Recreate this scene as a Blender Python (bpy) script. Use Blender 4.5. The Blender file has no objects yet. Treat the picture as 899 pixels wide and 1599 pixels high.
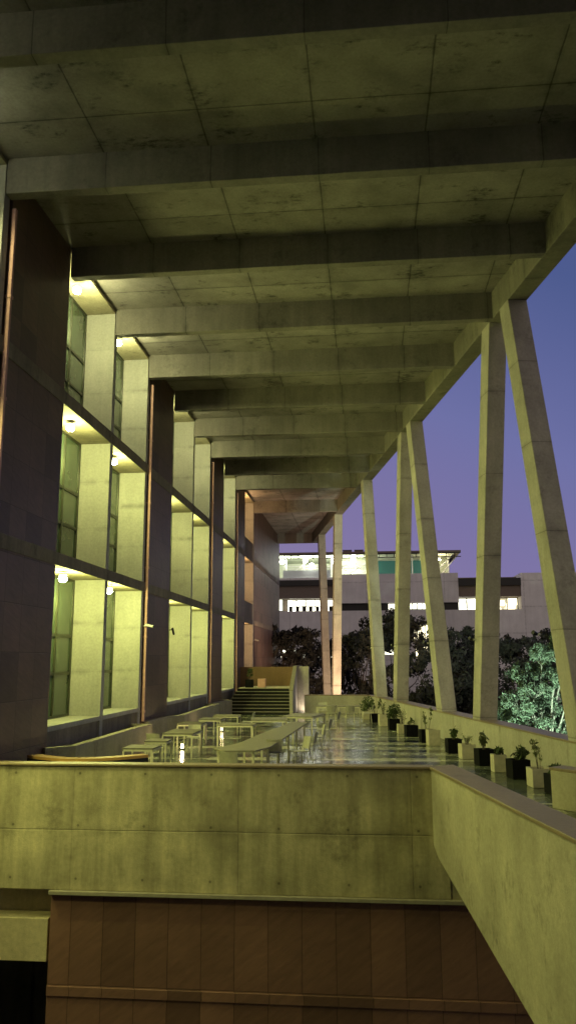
import bpy, bmesh, math, random
import numpy as np
from mathutils import Vector, Matrix
S = bpy.context.scene
COL = S.collection
R = math.radians
random.seed(7)

# ------------------------------------------------------------------ camera
YAW, PITCH, ROLL, FPX = 0.0980588946, 0.184519236, -0.00333645290, 1240.23391
fw = Vector((-math.sin(YAW)*math.cos(PITCH), math.cos(YAW)*math.cos(PITCH), math.sin(PITCH)))
rt = Vector((math.cos(YAW), math.sin(YAW), 0)); up = rt.cross(fw)
r2 = rt*math.cos(ROLL)+up*math.sin(ROLL); u2 = -rt*math.sin(ROLL)+up*math.cos(ROLL)
cam = bpy.data.objects.new('camera', bpy.data.cameras.new('camera')); COL.objects.link(cam)
cam.matrix_world = Matrix(((r2.x,u2.x,-fw.x,0),(r2.y,u2.y,-fw.y,0),(r2.z,u2.z,-fw.z,0),(0,0,0,1)))
cam.data.sensor_fit = 'VERTICAL'; cam.data.sensor_height = 36; cam.data.lens = FPX/1599*36
cam.data.clip_start = .1; cam.data.clip_end = 3000
S.camera = cam
S.view_settings.view_transform = 'Standard'; S.view_settings.look = 'None'
S.view_settings.exposure = 0; S.view_settings.gamma = 1

# ------------------------------------------------------------------ world: dusk sky, violet low down and bluer above
W = bpy.data.worlds.new('World'); S.world = W; W.use_nodes = True
nt = W.node_tree; nt.nodes.clear()
wo = nt.nodes.new('ShaderNodeOutputWorld'); wb = nt.nodes.new('ShaderNodeBackground')
tc = nt.nodes.new('ShaderNodeTexCoord'); sx = nt.nodes.new('ShaderNodeSeparateXYZ')
ma = nt.nodes.new('ShaderNodeMath'); ma.operation = 'MULTIPLY_ADD'; ma.inputs[1].default_value = .42
wn = nt.nodes.new('ShaderNodeTexNoise'); wn.inputs['Scale'].default_value = 2.2; wn.inputs['Detail'].default_value = 3
wm = nt.nodes.new('ShaderNodeMath'); wm.operation = 'MULTIPLY_ADD'; wm.inputs[1].default_value = .10
rp = nt.nodes.new('ShaderNodeValToRGB')
nt.links.new(tc.outputs['Generated'], sx.inputs[0]); nt.links.new(tc.outputs['Generated'], wn.inputs['Vector'])
nt.links.new(sx.outputs['X'], ma.inputs[0]); nt.links.new(sx.outputs['Z'], ma.inputs[2])
nt.links.new(wn.outputs['Fac'], wm.inputs[0]); nt.links.new(ma.outputs[0], wm.inputs[2])
nt.links.new(wm.outputs[0], rp.inputs[0]); nt.links.new(rp.outputs[0], wb.inputs[0]); nt.links.new(wb.outputs[0], wo.inputs[0])
e = rp.color_ramp.elements
e[0].position = .05; e[0].color = (.26,.205,.37,1)
e[1].position = .95; e[1].color = (.05,.08,.24,1)
for p_, c_ in ((.22,(.205,.175,.37,1)),(.38,(.155,.165,.375,1)),(.58,(.075,.105,.27,1))):
    q = e.new(p_); q.color = c_
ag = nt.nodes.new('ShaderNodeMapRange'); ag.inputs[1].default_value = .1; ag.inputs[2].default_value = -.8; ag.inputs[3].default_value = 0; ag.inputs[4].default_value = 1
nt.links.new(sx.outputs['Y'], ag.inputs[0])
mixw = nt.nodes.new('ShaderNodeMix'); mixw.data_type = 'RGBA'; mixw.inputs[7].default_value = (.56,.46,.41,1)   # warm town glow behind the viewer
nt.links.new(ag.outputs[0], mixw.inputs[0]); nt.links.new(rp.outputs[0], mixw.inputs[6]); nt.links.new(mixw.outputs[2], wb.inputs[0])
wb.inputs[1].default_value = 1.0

# ------------------------------------------------------------------ helpers
RA = 0.185967524
NX, NY = math.cos(RA), math.sin(RA)          # normal of the splayed right hand side
DX, DY = -math.sin(RA), math.cos(RA)         # its direction, away from the camera
def XR(y, d): return (d-NY*y)/NX             # x of the line at offset d
EYE = 2.9; FL = -EYE; XL = -8.0; G = 4.02
def YK(k): return 15.75+G*k
ZB, ZS = 10.47, 11.35                        # beam soffit, slab soffit

def link(o): COL.objects.link(o); return o
def empty(name, loc=(0,0,0), label=None, cat=None, group=None, rz=0):
    o = bpy.data.objects.new(name, None); o.location = loc; o.rotation_euler = (0,0,rz); o.empty_display_size = .2
    link(o); tag(o, label, cat, group); return o
def tag(o, label=None, cat=None, group=None, kind=None):
    if label: o['label'] = label
    if cat: o['category'] = cat
    if group: o['group'] = group
    if kind: o['kind'] = kind
    return o
class MB:
    def __init__(s): s.v=[]; s.f=[]
    def add(s, v, f):
        n=len(s.v); s.v+= [tuple(a) for a in v]; s.f+=[tuple(i+n for i in q) for q in f]; return s
    def box(s, x0,x1,y0,y1,z0,z1):
        x0,x1=sorted((x0,x1)); y0,y1=sorted((y0,y1)); z0,z1=sorted((z0,z1))
        return s.prism([(x0,y0),(x1,y0),(x1,y1),(x0,y1)],z0,z1)
    def prism(s, poly, z0, z1):
        a=sum(poly[i][0]*poly[(i+1)%len(poly)][1]-poly[(i+1)%len(poly)][0]*poly[i][1] for i in range(len(poly)))
        if a<0: poly=poly[::-1]
        n=len(poly)
        zz0 = z0 if isinstance(z0,(list,tuple)) else [z0]*n
        zz1 = z1 if isinstance(z1,(list,tuple)) else [z1]*n
        v=[(p[0],p[1],zz0[i]) for i,p in enumerate(poly)]+[(p[0],p[1],zz1[i]) for i,p in enumerate(poly)]
        f=[tuple(range(n))[::-1],tuple(range(n,2*n))]+[(i,(i+1)%n,n+(i+1)%n,n+i) for i in range(n)]
        return s.add(v,f)
    def extr(s, pts, off):
        """planar loop of 3d points extruded by a vector"""
        n=len(pts); o=Vector(off); P=[Vector(p) for p in pts]
        nn=Vector((0,0,0))
        for i in range(n): nn+= P[i].cross(P[(i+1)%n])
        if nn.dot(o)>0: P=P[::-1]
        v=P+[p+o for p in P]
        f=[tuple(range(n)),tuple(range(n,2*n))[::-1]]+[(i,n+i,n+(i+1)%n,(i+1)%n) for i in range(n)]
        return s.add(v,f)
    def tube(s, a, b, r0, r1=None, n=8, cap=True):
        a=Vector(a); b=Vector(b); r1=r0 if r1 is None else r1
        d=(b-a).normalized(); t=Vector((0,0,1)) if abs(d.z)<.9 else Vector((1,0,0))
        u=d.cross(t).normalized(); w=d.cross(u)
        v=[];
        for c,r in ((a,r0),(b,r1)):
            for i in range(n):
                g=2*math.pi*i/n; v.append(c+u*math.cos(g)*r+w*math.sin(g)*r)
        f=[(i,n+i,n+(i+1)%n,(i+1)%n) for i in range(n)]
        if cap: f+=[tuple(range(n)),tuple(range(n,2*n))[::-1]]
        return s.add(v,f)
    def build(s, name, mat, parent=None, bevel=0, smooth=False, label=None, kind=None, world=False):
        """coordinates are the parent's own ones unless world is set"""
        me=bpy.data.meshes.new(name)
        v=s.v
        if world and parent is not None:
            l=parent.location; v=[(a[0]-l.x,a[1]-l.y,a[2]-l.z) for a in v]
        me.from_pydata(v,[],s.f); me.update()
        bm=bmesh.new(); bm.from_mesh(me); bmesh.ops.recalc_face_normals(bm,faces=bm.faces); bm.to_mesh(me); bm.free()
        if smooth: me.polygons.foreach_set('use_smooth',[True]*len(me.polygons))
        me.materials.append(mat)
        o=bpy.data.objects.new(name,me); link(o)
        if parent is not None: o.parent=parent
        if bevel:
            m=o.modifiers.new('bevel','BEVEL'); m.width=bevel; m.segments=2; m.limit_method='ANGLE'
        if label: o['label']=label
        if kind: o['kind']=kind
        return o
def seg(p, q, w, z0, z1, side=0):
    """box standing on the plan line p-q, width w (side 0 centred, 1 to the left, -1 to the right)"""
    p=Vector(p[:2]); q=Vector(q[:2]); d=(q-p).normalized(); n=Vector((-d.y,d.x))
    a,b={0:(-w/2,w/2),1:(0,w),-1:(-w,0)}[side]
    return [tuple(p+n*a),tuple(q+n*a),tuple(q+n*b),tuple(p+n*b)]
def copy_tree(o, parent=None):
    c=o.copy(); link(c)
    if parent is not None: c.parent=parent
    for ch in [x for x in bpy.data.objects if x.parent==o]: copy_tree(ch,c)
    return c

# ------------------------------------------------------------------ materials
def newmat(name):
    m=bpy.data.materials.new(name); m.use_nodes=True; n=m.node_tree; b=n.nodes['Principled BSDF']; return m,n,b
def plain(name, col, rough=.6, metal=0, emit=None, es=0, noise=.12, ns=9):
    m,n,b=newmat(name); b.inputs['Roughness'].default_value=rough; b.inputs['Metallic'].default_value=metal
    g=n.nodes.new('ShaderNodeNewGeometry'); t=n.nodes.new('ShaderNodeTexNoise'); t.inputs['Scale'].default_value=ns; t.inputs['Detail'].default_value=5
    n.links.new(g.outputs['Position'],t.inputs['Vector'])
    mr=n.nodes.new('ShaderNodeMapRange'); mr.inputs[1].default_value=.3; mr.inputs[2].default_value=.7; mr.inputs[3].default_value=1-noise; mr.inputs[4].default_value=1+noise
    n.links.new(t.outputs['Fac'],mr.inputs[0])
    v=n.nodes.new('ShaderNodeVectorMath'); v.operation='SCALE'; v.inputs[0].default_value=col; n.links.new(mr.outputs[0],v.inputs['Scale'])
    n.links.new(v.outputs[0],b.inputs['Base Color'])
    if emit: b.inputs['Emission Color'].default_value=(*emit,1); b.inputs['Emission Strength'].default_value=es
    return m
def mnode(n, op, a, b_=None, c=None):
    q=n.nodes.new('ShaderNodeMath'); q.operation=op
    for i,x in enumerate((a,b_,c)):
        if x is None: continue
        if isinstance(x,(int,float)): q.inputs[i].default_value=x
        else: n.links.new(x,q.inputs[i])
    return q.outputs[0]
def noise(n, vec, scale, detail=4, sc=(1,1,1), rough=.55):
    mp=n.nodes.new('ShaderNodeMapping'); mp.inputs['Scale'].default_value=sc; n.links.new(vec,mp.inputs['Vector'])
    t=n.nodes.new('ShaderNodeTexNoise'); t.inputs['Scale'].default_value=scale; t.inputs['Detail'].default_value=detail; t.inputs['Roughness'].default_value=rough
    n.links.new(mp.outputs[0],t.inputs['Vector']); return t.outputs['Fac']
def mrange(n, x, a,b_,c,d, smooth=False):
    m=n.nodes.new('ShaderNodeMapRange'); n.links.new(x,m.inputs[0])
    for i,v in enumerate((a,b_,c,d)): m.inputs[i+1].default_value=v
    if smooth: m.interpolation_type='SMOOTHSTEP'
    return m.outputs[0]
def concrete(name, col=(.33,.32,.285), jx=None, jy=None, jz=None, streak=.25, mould=.35, rough=.85, jw=.022, jd=.5, mottle=.22, bs=.55, holes=False):
    """board-cast concrete: cloudy tone, streaks, mould, formwork joints; j* = (period, offset) in metres along a world axis"""
    m,n,b=newmat(name)
    g=n.nodes.new('ShaderNodeNewGeometry'); P=g.outputs['Position']
    s=n.nodes.new('ShaderNodeSeparateXYZ'); n.links.new(P,s.inputs[0])
    f=mrange(n,noise(n,P,bs,6,(1,1,1),.6),.3,.7,1-mottle,1+mottle)
    f=mnode(n,'MULTIPLY',f,mrange(n,noise(n,P,14,4),.3,.7,.9,1.1))
    f=mnode(n,'MULTIPLY',f,mrange(n,noise(n,P,70,2),.3,.7,.93,1.07))
    if streak: f=mnode(n,'MULTIPLY',f,mrange(n,noise(n,P,1.3,6,(2.2,2.2,.22),.65),.35,.75,1+streak*.45,1-streak))
    if mould:
        k=mrange(n,noise(n,P,.9,7,(1,1.4,1),.72),.53,.66,0,1,True)
        k=mnode(n,'MULTIPLY',k,mrange(n,noise(n,P,5,5,(1,2.5,1),.7),.38,.6,0,1))
        f=mnode(n,'MULTIPLY',f,mnode(n,'SUBTRACT',1,mnode(n,'MULTIPLY',k,mould)))
    hgt=noise(n,P,40,3)
    for ax,j in (('X',jx),('Y',jy),('Z',jz)):
        if not j: continue
        per,off=j
        wob=mnode(n,'MULTIPLY',noise(n,P,.8,2),.03)
        c=mnode(n,'ADD',mnode(n,'SUBTRACT',s.outputs[ax],off-.015),wob)
        # panel to panel tone
        fl=mnode(n,'FLOOR',mnode(n,'DIVIDE',c,per))
        wn_=n.nodes.new('ShaderNodeTexWhiteNoise'); wn_.noise_dimensions='1D'; n.links.new(mnode(n,'ADD',fl,{'X':.3,'Y':17.3,'Z':41.7}[ax]),wn_.inputs['W'])
        f=mnode(n,'MULTIPLY',f,mrange(n,wn_.outputs['Value'],0,1,.91,1.07))
        d=mnode(n,'PINGPONG',c,per/2)
        soft=mnode(n,'MULTIPLY',mrange(n,d,0,.16,1,0,True),mrange(n,noise(n,P,2.5,4),.4,.7,0,.35))
        lw=mrange(n,noise(n,P,3,3),.3,.7,.4,1.3)
        line=mrange(n,mnode(n,'DIVIDE',d,lw),0,jw,1,0,True)
        f=mnode(n,'MULTIPLY',f,mnode(n,'SUBTRACT',1,mnode(n,'MULTIPLY',line,jd)))
        f=mnode(n,'MULTIPLY',f,mnode(n,'SUBTRACT',1,soft))
        hgt=mnode(n,'SUBTRACT',hgt,mnode(n,'MULTIPLY',line,1.5))
    if holes:   # formwork tie holes with a little rust round them
        hx=mnode(n,'PINGPONG',mnode(n,'ADD',mnode(n,'ADD',s.outputs['X'],s.outputs['Y']),.3),.62); hz=mnode(n,'PINGPONG',mnode(n,'ADD',s.outputs['Z'],.22),.46)
        dd=mnode(n,'SQRT',mnode(n,'ADD',mnode(n,'MULTIPLY',hx,hx),mnode(n,'MULTIPLY',hz,hz)))
        f=mnode(n,'MULTIPLY',f,mrange(n,dd,.014,.03,.45,1)); f=mnode(n,'MULTIPLY',f,mrange(n,dd,.02,.12,.88,1,True))
    v=n.nodes.new('ShaderNodeVectorMath'); v.operation='SCALE'; v.inputs[0].default_value=col; n.links.new(f,v.inputs['Scale'])
    n.links.new(v.outputs[0],b.inputs['Base Color'])
    b.inputs['Roughness'].default_value=rough
    bp=n.nodes.new('ShaderNodeBump'); bp.inputs['Strength'].default_value=.25; bp.inputs['Distance'].default_value=.02
    n.links.new(hgt,bp.inputs['Height']); n.links.new(bp.outputs[0],b.inputs['Normal'])
    return m
def cladding(name, col, pw=.6, ph=1.55, zoff=-5.7, band=True, spread=.35, rough=.6):
    """sandstone slabs in upright panels with thin joints and figured grain"""
    m,n,b=newmat(name)
    g=n.nodes.new('ShaderNodeNewGeometry'); P=g.outputs['Position']
    s=n.nodes.new('ShaderNodeSeparateXYZ'); n.links.new(P,s.inputs[0])
    u=mnode(n,'ADD',s.outputs['X'],s.outputs['Y'])
    zz=mnode(n,'SUBTRACT',s.outputs['Z'],zoff)
    cu=mnode(n,'FLOOR',mnode(n,'DIVIDE',u,pw)); cz=mnode(n,'FLOOR',mnode(n,'DIVIDE',zz,ph))
    cv=n.nodes.new('ShaderNodeCombineXYZ'); n.links.new(cu,cv.inputs[0]); n.links.new(cz,cv.inputs[1])
    wn_=n.nodes.new('ShaderNodeTexWhiteNoise'); wn_.noise_dimensions='2D'; n.links.new(cv.outputs[0],wn_.inputs['Vector'])
    f=mrange(n,wn_.outputs['Value'],0,1,1-spread,1+spread*.5)
    dk=mrange(n,wn_.outputs['Value'],.0,.12,.72,1)
    f=mnode(n,'MULTIPLY',f,dk)
    # figured grain, shifted per slab
    sh=n.nodes.new('ShaderNodeVectorMath'); sh.operation='MULTIPLY_ADD'; n.links.new(wn_.outputs['Color'],sh.inputs[0]); sh.inputs[1].default_value=(9,9,9); n.links.new(P,sh.inputs[2])
    ro=n.nodes.new('ShaderNodeMapping'); ro.inputs['Rotation'].default_value=(R(20),R(35),0); n.links.new(sh.outputs[0],ro.inputs['Vector'])
    gr=noise(n,ro.outputs[0],2.2,6,(1,1,6),.65)
    f=mnode(n,'MULTIPLY',f,mrange(n,gr,.3,.7,.84,1.14))
    f=mnode(n,'MULTIPLY',f,mrange(n,noise(n,P,.8,4),.3,.7,.88,1.12))
    du=mnode(n,'PINGPONG',u,pw/2); dz=mnode(n,'PINGPONG',zz,ph/2)
    ln=mrange(n,du,.003,.009,1,0); lz=mrange(n,dz,.003,.009,1,0)
    l=mnode(n,'MAXIMUM',ln,lz)
    f=mnode(n,'MULTIPLY',f,mnode(n,'SUBTRACT',1,mnode(n,'MULTIPLY',l,.6)))
    v=n.nodes.new('ShaderNodeVectorMath'); v.operation='SCALE'; v.inputs[0].default_value=col; n.links.new(f,v.inputs['Scale'])
    n.links.new(v.outputs[0],b.inputs['Base Color']); b.inputs['Roughness'].default_value=rough
    bp=n.nodes.new('ShaderNodeBump'); bp.inputs['Strength'].default_value=.35; bp.inputs['Distance'].default_value=.015
    n.links.new(mnode(n,'SUBTRACT',gr,mnode(n,'MULTIPLY',l,2)),bp.inputs['Height']); n.links.new(bp.outputs[0],b.inputs['Normal'])
    return m
def floor_mat():
    m,n,b=newmat('polished_floor_stone')
    g=n.nodes.new('ShaderNodeNewGeometry'); P=g.outputs['Position']
    s=n.nodes.new('ShaderNodeSeparateXYZ'); n.links.new(P,s.inputs[0])
    pw,ph=.86,.78
    row=mnode(n,'FLOOR',mnode(n,'DIVIDE',s.outputs['Y'],ph))
    cx=mnode(n,'FLOOR',mnode(n,'DIVIDE',mnode(n,'SUBTRACT',s.outputs['X'],.30),pw*2))
    cv=n.nodes.new('ShaderNodeCombineXYZ'); n.links.new(cx,cv.inputs[0]); n.links.new(row,cv.inputs[1])
    w=n.nodes.new('ShaderNodeTexWhiteNoise'); w.noise_dimensions='2D'; n.links.new(cv.outputs[0],w.inputs['Vector'])
    par=mnode(n,'MULTIPLY',mnode(n,'MODULO',mnode(n,'ADD',row,400),2),.4)
    val=mnode(n,'ADD',mnode(n,'MULTIPLY',w.outputs['Value'],.6),par)
    rp=n.nodes.new('ShaderNodeValToRGB'); n.links.new(val,rp.inputs[0])
    el=rp.color_ramp.elements; el[0].position=.0; el[0].color=(.012,.017,.014,1); el[1].position=1; el[1].color=(.42,.41,.27,1)
    for p,c in ((.35,(.045,.055,.035,1)),(.6,(.16,.175,.11,1))):
        q=el.new(p); q.color=c
    st=mnode(n,'PINGPONG',mnode(n,'SUBTRACT',s.outputs['Y'],24.5),ph*9/2)
    stripe=mrange(n,st,.05,.07,1,0)
    mx=n.nodes.new('ShaderNodeMix'); mx.data_type='RGBA'; n.links.new(stripe,mx.inputs[0]); n.links.new(rp.outputs[0],mx.inputs[6]); mx.inputs[7].default_value=(.6,.57,.42,1)
    f=mrange(n,noise(n,P,3,6,(1,2,1),.65),.3,.7,.75,1.25)
    v=n.nodes.new('ShaderNodeVectorMath'); v.operation='SCALE'; n.links.new(mx.outputs[2],v.inputs[0]); n.links.new(f,v.inputs['Scale'])
    n.links.new(v.outputs[0],b.inputs['Base Color'])
    n.links.new(mrange(n,noise(n,P,3.5,6),.3,.7,.06,.30),b.inputs['Roughness']); b.inputs['Specular IOR Level'].default_value=.36
    bp=n.nodes.new('ShaderNodeBump'); bp.inputs['Strength'].default_value=.2; bp.inputs['Distance'].default_value=.01
    n.links.new(noise(n,P,2.5,3,(1,2.5,1)),bp.inputs['Height']); n.links.new(bp.outputs[0],b.inputs['Normal'])
    return m
def leaf_mat(name, col, var=.5):
    m,n,b=newmat(name)
    g=n.nodes.new('ShaderNodeNewGeometry'); 
    f=mrange(n,g.outputs['Random Per Island'],0,1,1-var,1+var)
    f=mnode(n,'MULTIPLY',f,mrange(n,noise(n,g.outputs['Position'],.9,3),.3,.7,.7,1.3))
    v=n.nodes.new('ShaderNodeVectorMath'); v.operation='SCALE'; v.inputs[0].default_value=col; n.links.new(f,v.inputs['Scale'])
    n.links.new(v.outputs[0],b.inputs['Base Color']); b.inputs['Roughness'].default_value=.85
    b.inputs['Transmission Weight'].default_value=0
    return m
def emis(name, col, s):
    m,n,b=newmat(name); b.inputs['Base Color'].default_value=(*[min(1,c) for c in col],1)
    b.inputs['Emission Color'].default_value=(*col,1); b.inputs['Emission Strength'].default_value=s; return m
def lit_room(name, col, s, dark=.25, scale=1.6):
    """a lit interior seen through a window: uneven glow with darker furniture-like blocks"""
    m,n,b=newmat(name); b.inputs['Base Color'].default_value=(.1,.1,.1,1); b.inputs['Roughness'].default_value=.5
    g=n.nodes.new('ShaderNodeNewGeometry'); P=g.outputs['Position']
    vo=n.nodes.new('ShaderNodeTexVoronoi'); vo.distance='CHEBYCHEV'; vo.inputs['Scale'].default_value=scale; n.links.new(P,vo.inputs['Vector'])
    sp=n.nodes.new('ShaderNodeSeparateColor'); n.links.new(vo.outputs['Color'],sp.inputs[0])
    f=mrange(n,sp.outputs[0],.25,.6,dark,1)
    f=mnode(n,'MULTIPLY',f,mrange(n,noise(n,P,.6,3),.3,.7,.6,1.3))
    b.inputs['Emission Color'].default_value=(*col,1); n.links.new(mnode(n,'MULTIPLY',f,s),b.inputs['Emission Strength']); return m

C_SLAB=concrete('cast_slab_concrete',(.295,.27,.25),jx=(2.4,-.88),jy=(4.02,18.6),streak=0,mould=.85,jw=.035,jd=.65,mottle=.3,bs=.8)
C_BEAM=concrete('cast_beam_concrete',(.225,.205,.185),jx=(2.4,-.82),streak=.2,mould=.4,jd=.55)
C_EDGE=concrete('cast_edge_beam_concrete',(.22,.20,.16),jy=(4.02,17.2),mould=.5)
C_FIN=concrete('fair_faced_fin_concrete',(.44,.43,.385),jz=(1.47,-.3),streak=.12,mould=.12,jw=.012,jd=.22,mottle=.1)
C_WALL=concrete('weathered_parapet_concrete',(.50,.435,.26),jx=(3.1,-2.36),jz=(1.15,-3.03),streak=.45,mould=.4,jd=.16,mottle=.38,bs=.8,holes=True)
C_RAIL=concrete('rail_wall_concrete',(.39,.35,.235),streak=.12,mould=.45,mottle=.2,bs=.9)
C_PAR=concrete('terrace_parapet_concrete',(.42,.39,.31),jy=(4.6,20.4),streak=.15,mould=.25,jd=.3,mottle=.12)
C_COL=concrete('raking_column_concrete',(.42,.385,.31),jz=(2.55,.75),streak=.15,mould=.3,jw=.03,jd=.4)
C_BAND=concrete('dark_band_concrete',(.25,.215,.155),jy=(4.02,15.9),streak=.3,mould=.3)
C_FAR=concrete('far_building_concrete',(.60,.58,.58),jx=(4.8,0),jz=(3.2,0),streak=.1,mould=0,jw=.04,jd=.25,mottle=.1)
C_FARD=plain('far_dark_cladding',(.13,.10,.08),.7)
COPING=concrete('coping_stone',(.25,.185,.11),jx=None,streak=0,mould=.3,rough=.45,mottle=.12)
RED=cladding('red_sandstone_slabs',(.235,.118,.086),spread=.2)
PIER=cladding('dark_pier_sandstone',(.17,.108,.078),pw=.9,ph=1.1,zoff=.2,spread=.12,rough=.5)
STRIP=plain('pale_stone_lip',(.33,.29,.22),.6)
MATTE=plain('matte_black_stone',(.012,.012,.011),.9)
BROWN=concrete('orange_lit_stair_stone',(.20,.12,.065),streak=.2,mould=.2)  # brown base colour stands in for orange lamp light on the landing wall
BEIGE=concrete('beige_render',(.62,.52,.33),streak=.2,mould=.3)
COPPER=plain('copper_brown_pipe',(.60,.34,.30),.6,0)
DARKM=plain('dark_metal',(.02,.02,.02),.45,.5)
GLASS=plain('tinted_window_glass',(.085,.12,.075),.08,0,noise=.25,ns=.7)
GLASS.node_tree.nodes['Principled BSDF'].inputs['Specular IOR Level'].default_value=.9
FRAME=plain('olive_window_frame',(.06,.065,.045),.4,.3)
FLOOR=floor_mat()
SOIL=plain('dark_soil',(.02,.018,.014),.9)
BLACKP=plain('black_planter_glaze',(.004,.004,.005),.8)
BLACKP.node_tree.nodes['Principled BSDF'].inputs['Specular IOR Level'].default_value=.15
CREAM=plain('cream_planter_cement',(.52,.47,.33),.7)
TTOP=plain('grey_laminate',(.13,.115,.085),.65)
TPALE=plain('pale_laminate',(.21,.19,.13),.6)
TLEG=plain('pale_painted_steel',(.62,.58,.42),.4,.1)
CHAIRM=plain('off_white_plastic',(.36,.34,.26),.5)
WOOD=plain('warm_oiled_wood',(.45,.25,.08),.35,ns=4)
LEAF=leaf_mat('pot_plant_leaf',(.05,.075,.02))
LEAFB=leaf_mat('pale_pot_plant_leaf',(.13,.15,.05))
LEAFT=leaf_mat('dark_tree_leaf',(.035,.036,.028))
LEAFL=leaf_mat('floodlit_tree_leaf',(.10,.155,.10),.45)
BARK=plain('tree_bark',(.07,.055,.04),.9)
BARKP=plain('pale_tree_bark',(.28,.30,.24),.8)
GROUND=plain('garden_earth',(.03,.035,.02),.95,noise=.5,ns=.4)
LAMPY=emis('lamp_lens_yellow_green',(1,1,.72),90)
LAMPO=emis('lamp_lens_orange',(1,.55,.22),8)
LAMPW=emis('lamp_lens_white',(1,.97,.86),40)
WHITEM=plain('white_painted_steel',(.75,.75,.70),.4)

# ------------------------------------------------------------------ setting: ground, lower ground, terrace floor
MB().box(-600,600,-80,900,-9.5,-9.0).build('ground',GROUND,kind='structure')
MB().box(-8.2,2,45.9,73,-3.6,-3.3).build('lower_terrace',C_PAR,kind='structure')
fl=[(-8.9,15.26),(1.55,15.26),(XR(8,4.34),8),(XR(3,4.34),3),(XR(3,8.4),3),(XR(45.6,8.4),45.6),(-8.9,45.6)]
MB().prism(fl,-3.3,FL).build('terrace_floor',FLOOR,kind='structure')

# ------------------------------------------------------------------ roof canopy
roof=empty('roof_canopy',(0,40,ZS),'long concrete roof canopy with deep cross beams tapering away over the terrace','roof')
def quadD(y0,y1,d0,d1): return [(XR(y0,d0),y0),(XR(y0,d1),y0),(XR(y1,d1),y1),(XR(y1,d0),y1)]
MB().prism([(-9.6,-3),(XR(-3,8.99),-3),(XR(71.5,8.99),71.5),(-9.6,71.5)],ZS,ZS+.35).build('slab',C_SLAB,roof,world=True)
MB().prism(quadD(-3,71.5,8.42,9.0),ZB,ZS+.5).build('edge_beam',C_EDGE,roof,.02,world=True)
for k in [-3,-2,-1,0,1,2,3,4,5,6,7,8,10,13.8]:
    y=YK(k); w=.28
    MB().prism([(-7.98 if k<13 else -7.98,y),(XR(y,8.425),y),(XR(y+w,8.425),y+w),(-7.98,y+w)],ZB,ZS+.05).build('cross_beam',C_BEAM,roof,.015,world=True)

# ------------------------------------------------------------------ main building on the left
bld=empty('main_building',(-9,35,FL),'tall building with dark stone piers and deep lit window recesses along the terrace','building')
ZF=[(-1.62,2.45),(2.79,6.80),(7.18,11.20)]
MB().box(-9.6,-9.25,3,74,-9,ZS).build('rear_wall',C_FIN,bld,world=True)
piers=[(-3,-2),(0,1),(3,4),(6,7),(8,9),(10,14)]
for a,b_ in piers:
    y0=YK(a)+.28; y1=YK(b_)+(.05 if b_<14 else -.2)
    if b_==14: y1=73.0
    MB().box(-9.2,XL,y0+.16,y1,-9 if a<0 else -2.35,ZS-.02).build('stone_pier',PIER,bld,.01,world=True)
    # dark open joint between concrete fin and stone
    MB().box(-9.2,XL-.25,y0,y0+.16,-2.35,ZS-.02).build('open_joint',DARKM,bld,world=True)
lampcells=[-2,-1,1,2,4,5,7,9]
for k in (-1,0,2,3,5,6,8,10):
    y=YK(k)
    MB().box(-9.22,XL,y,y+.28,-2.3,ZS-.01).build('concrete_fin',C_FIN,bld,.012,world=True)
# plinth below the windows
MB().box(-9.2,XL-.06,YK(1)-.0,YK(3),-9,-1.75).build('plinth',C_BAND,bld,world=True)
MB().box(-9.2,XL-.06,YK(4),YK(6),-9,-1.75).build('plinth',C_BAND,bld,world=True)
MB().box(-9.2,XL-.06,YK(7),YK(8),-9,-1.75).build('plinth',C_BAND,bld,world=True)
MB().box(-9.2,XL-.06,YK(9),YK(10),-9,-1.75).build('plinth',C_BAND,bld,world=True)
MB().box(-9.2,XL-.06,YK(-2),YK(0),-9,-1.75).build('plinth',C_BAND,bld,world=True)
for z0,z1 in ((2.45,2.79),(6.80,7.18)):
    MB().box(-9.2,XL+.03,4.0,YK(10)-.3,z0,z1).build('floor_band',C_BAND,bld,.01,world=True)
    MB().box(-9.2,XL+.03,YK(10)+.3,73,z0,z1).build('floor_band',C_BAND,bld,.01,world=True)
for k in lampcells:
    y0=YK(k)+(.28 if k in (-1,2,5) else .05); y1=YK(k+1)
    for fi,(z0,z1) in enumerate(ZF):
        MB().box(-9.2,XL,y0+.01,y1-.01,z0-.13,z0).build('sill',C_FIN,bld,world=True)
        if fi==2: MB().box(-9.2,XL,y0+.01,y1-.01,z1,z1+.10).build('recess_soffit',C_RAIL,bld,world=True)
        # window: frame and panes set 0.95 m back
        wy0=y0+.02; wy1=y1-.02; xf=-8.95; m=MB(); t=.07
        m.box(xf-.08,xf,wy0,wy0+t,z0,z1); m.box(xf-.08,xf,wy1-t,wy1,z0,z1)
        m.box(xf-.08,xf,wy0+t,wy1-t,z0,z0+t); m.box(xf-.08,xf,wy0+t,wy1-t,z1-t,z1)
        for zc in (z0+(z1-z0)*.31,z0+(z1-z0)*.58): m.box(xf-.08,xf-.005,wy0+t,wy1-t,zc-.045,zc+.045)
        ym=[wy0+(wy1-wy0)*q for q in (.34,.67)]
        for yy in ym: m.box(xf-.08,xf+.012,yy-.035,yy+.035,z0+t,z1-t)
        fr=m.build('window',FRAME,bld,world=True)
        o=MB().box(xf-.06,xf-.045,wy0+t,wy1-t,z0+t,z1-t).build('pane',GLASS,None)
        o.parent=fr; o.location=(9,-35,-FL)
# solid spandrels of the far orange bay
for z0,z1 in ((2.79,3.9),(7.18,8.2)):
    MB().box(-8.3,XL-.03,YK(9)+.06,YK(10)-.01,z0+.005,z1).build('spandrel_panel',C_BAND,bld,world=True)
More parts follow.
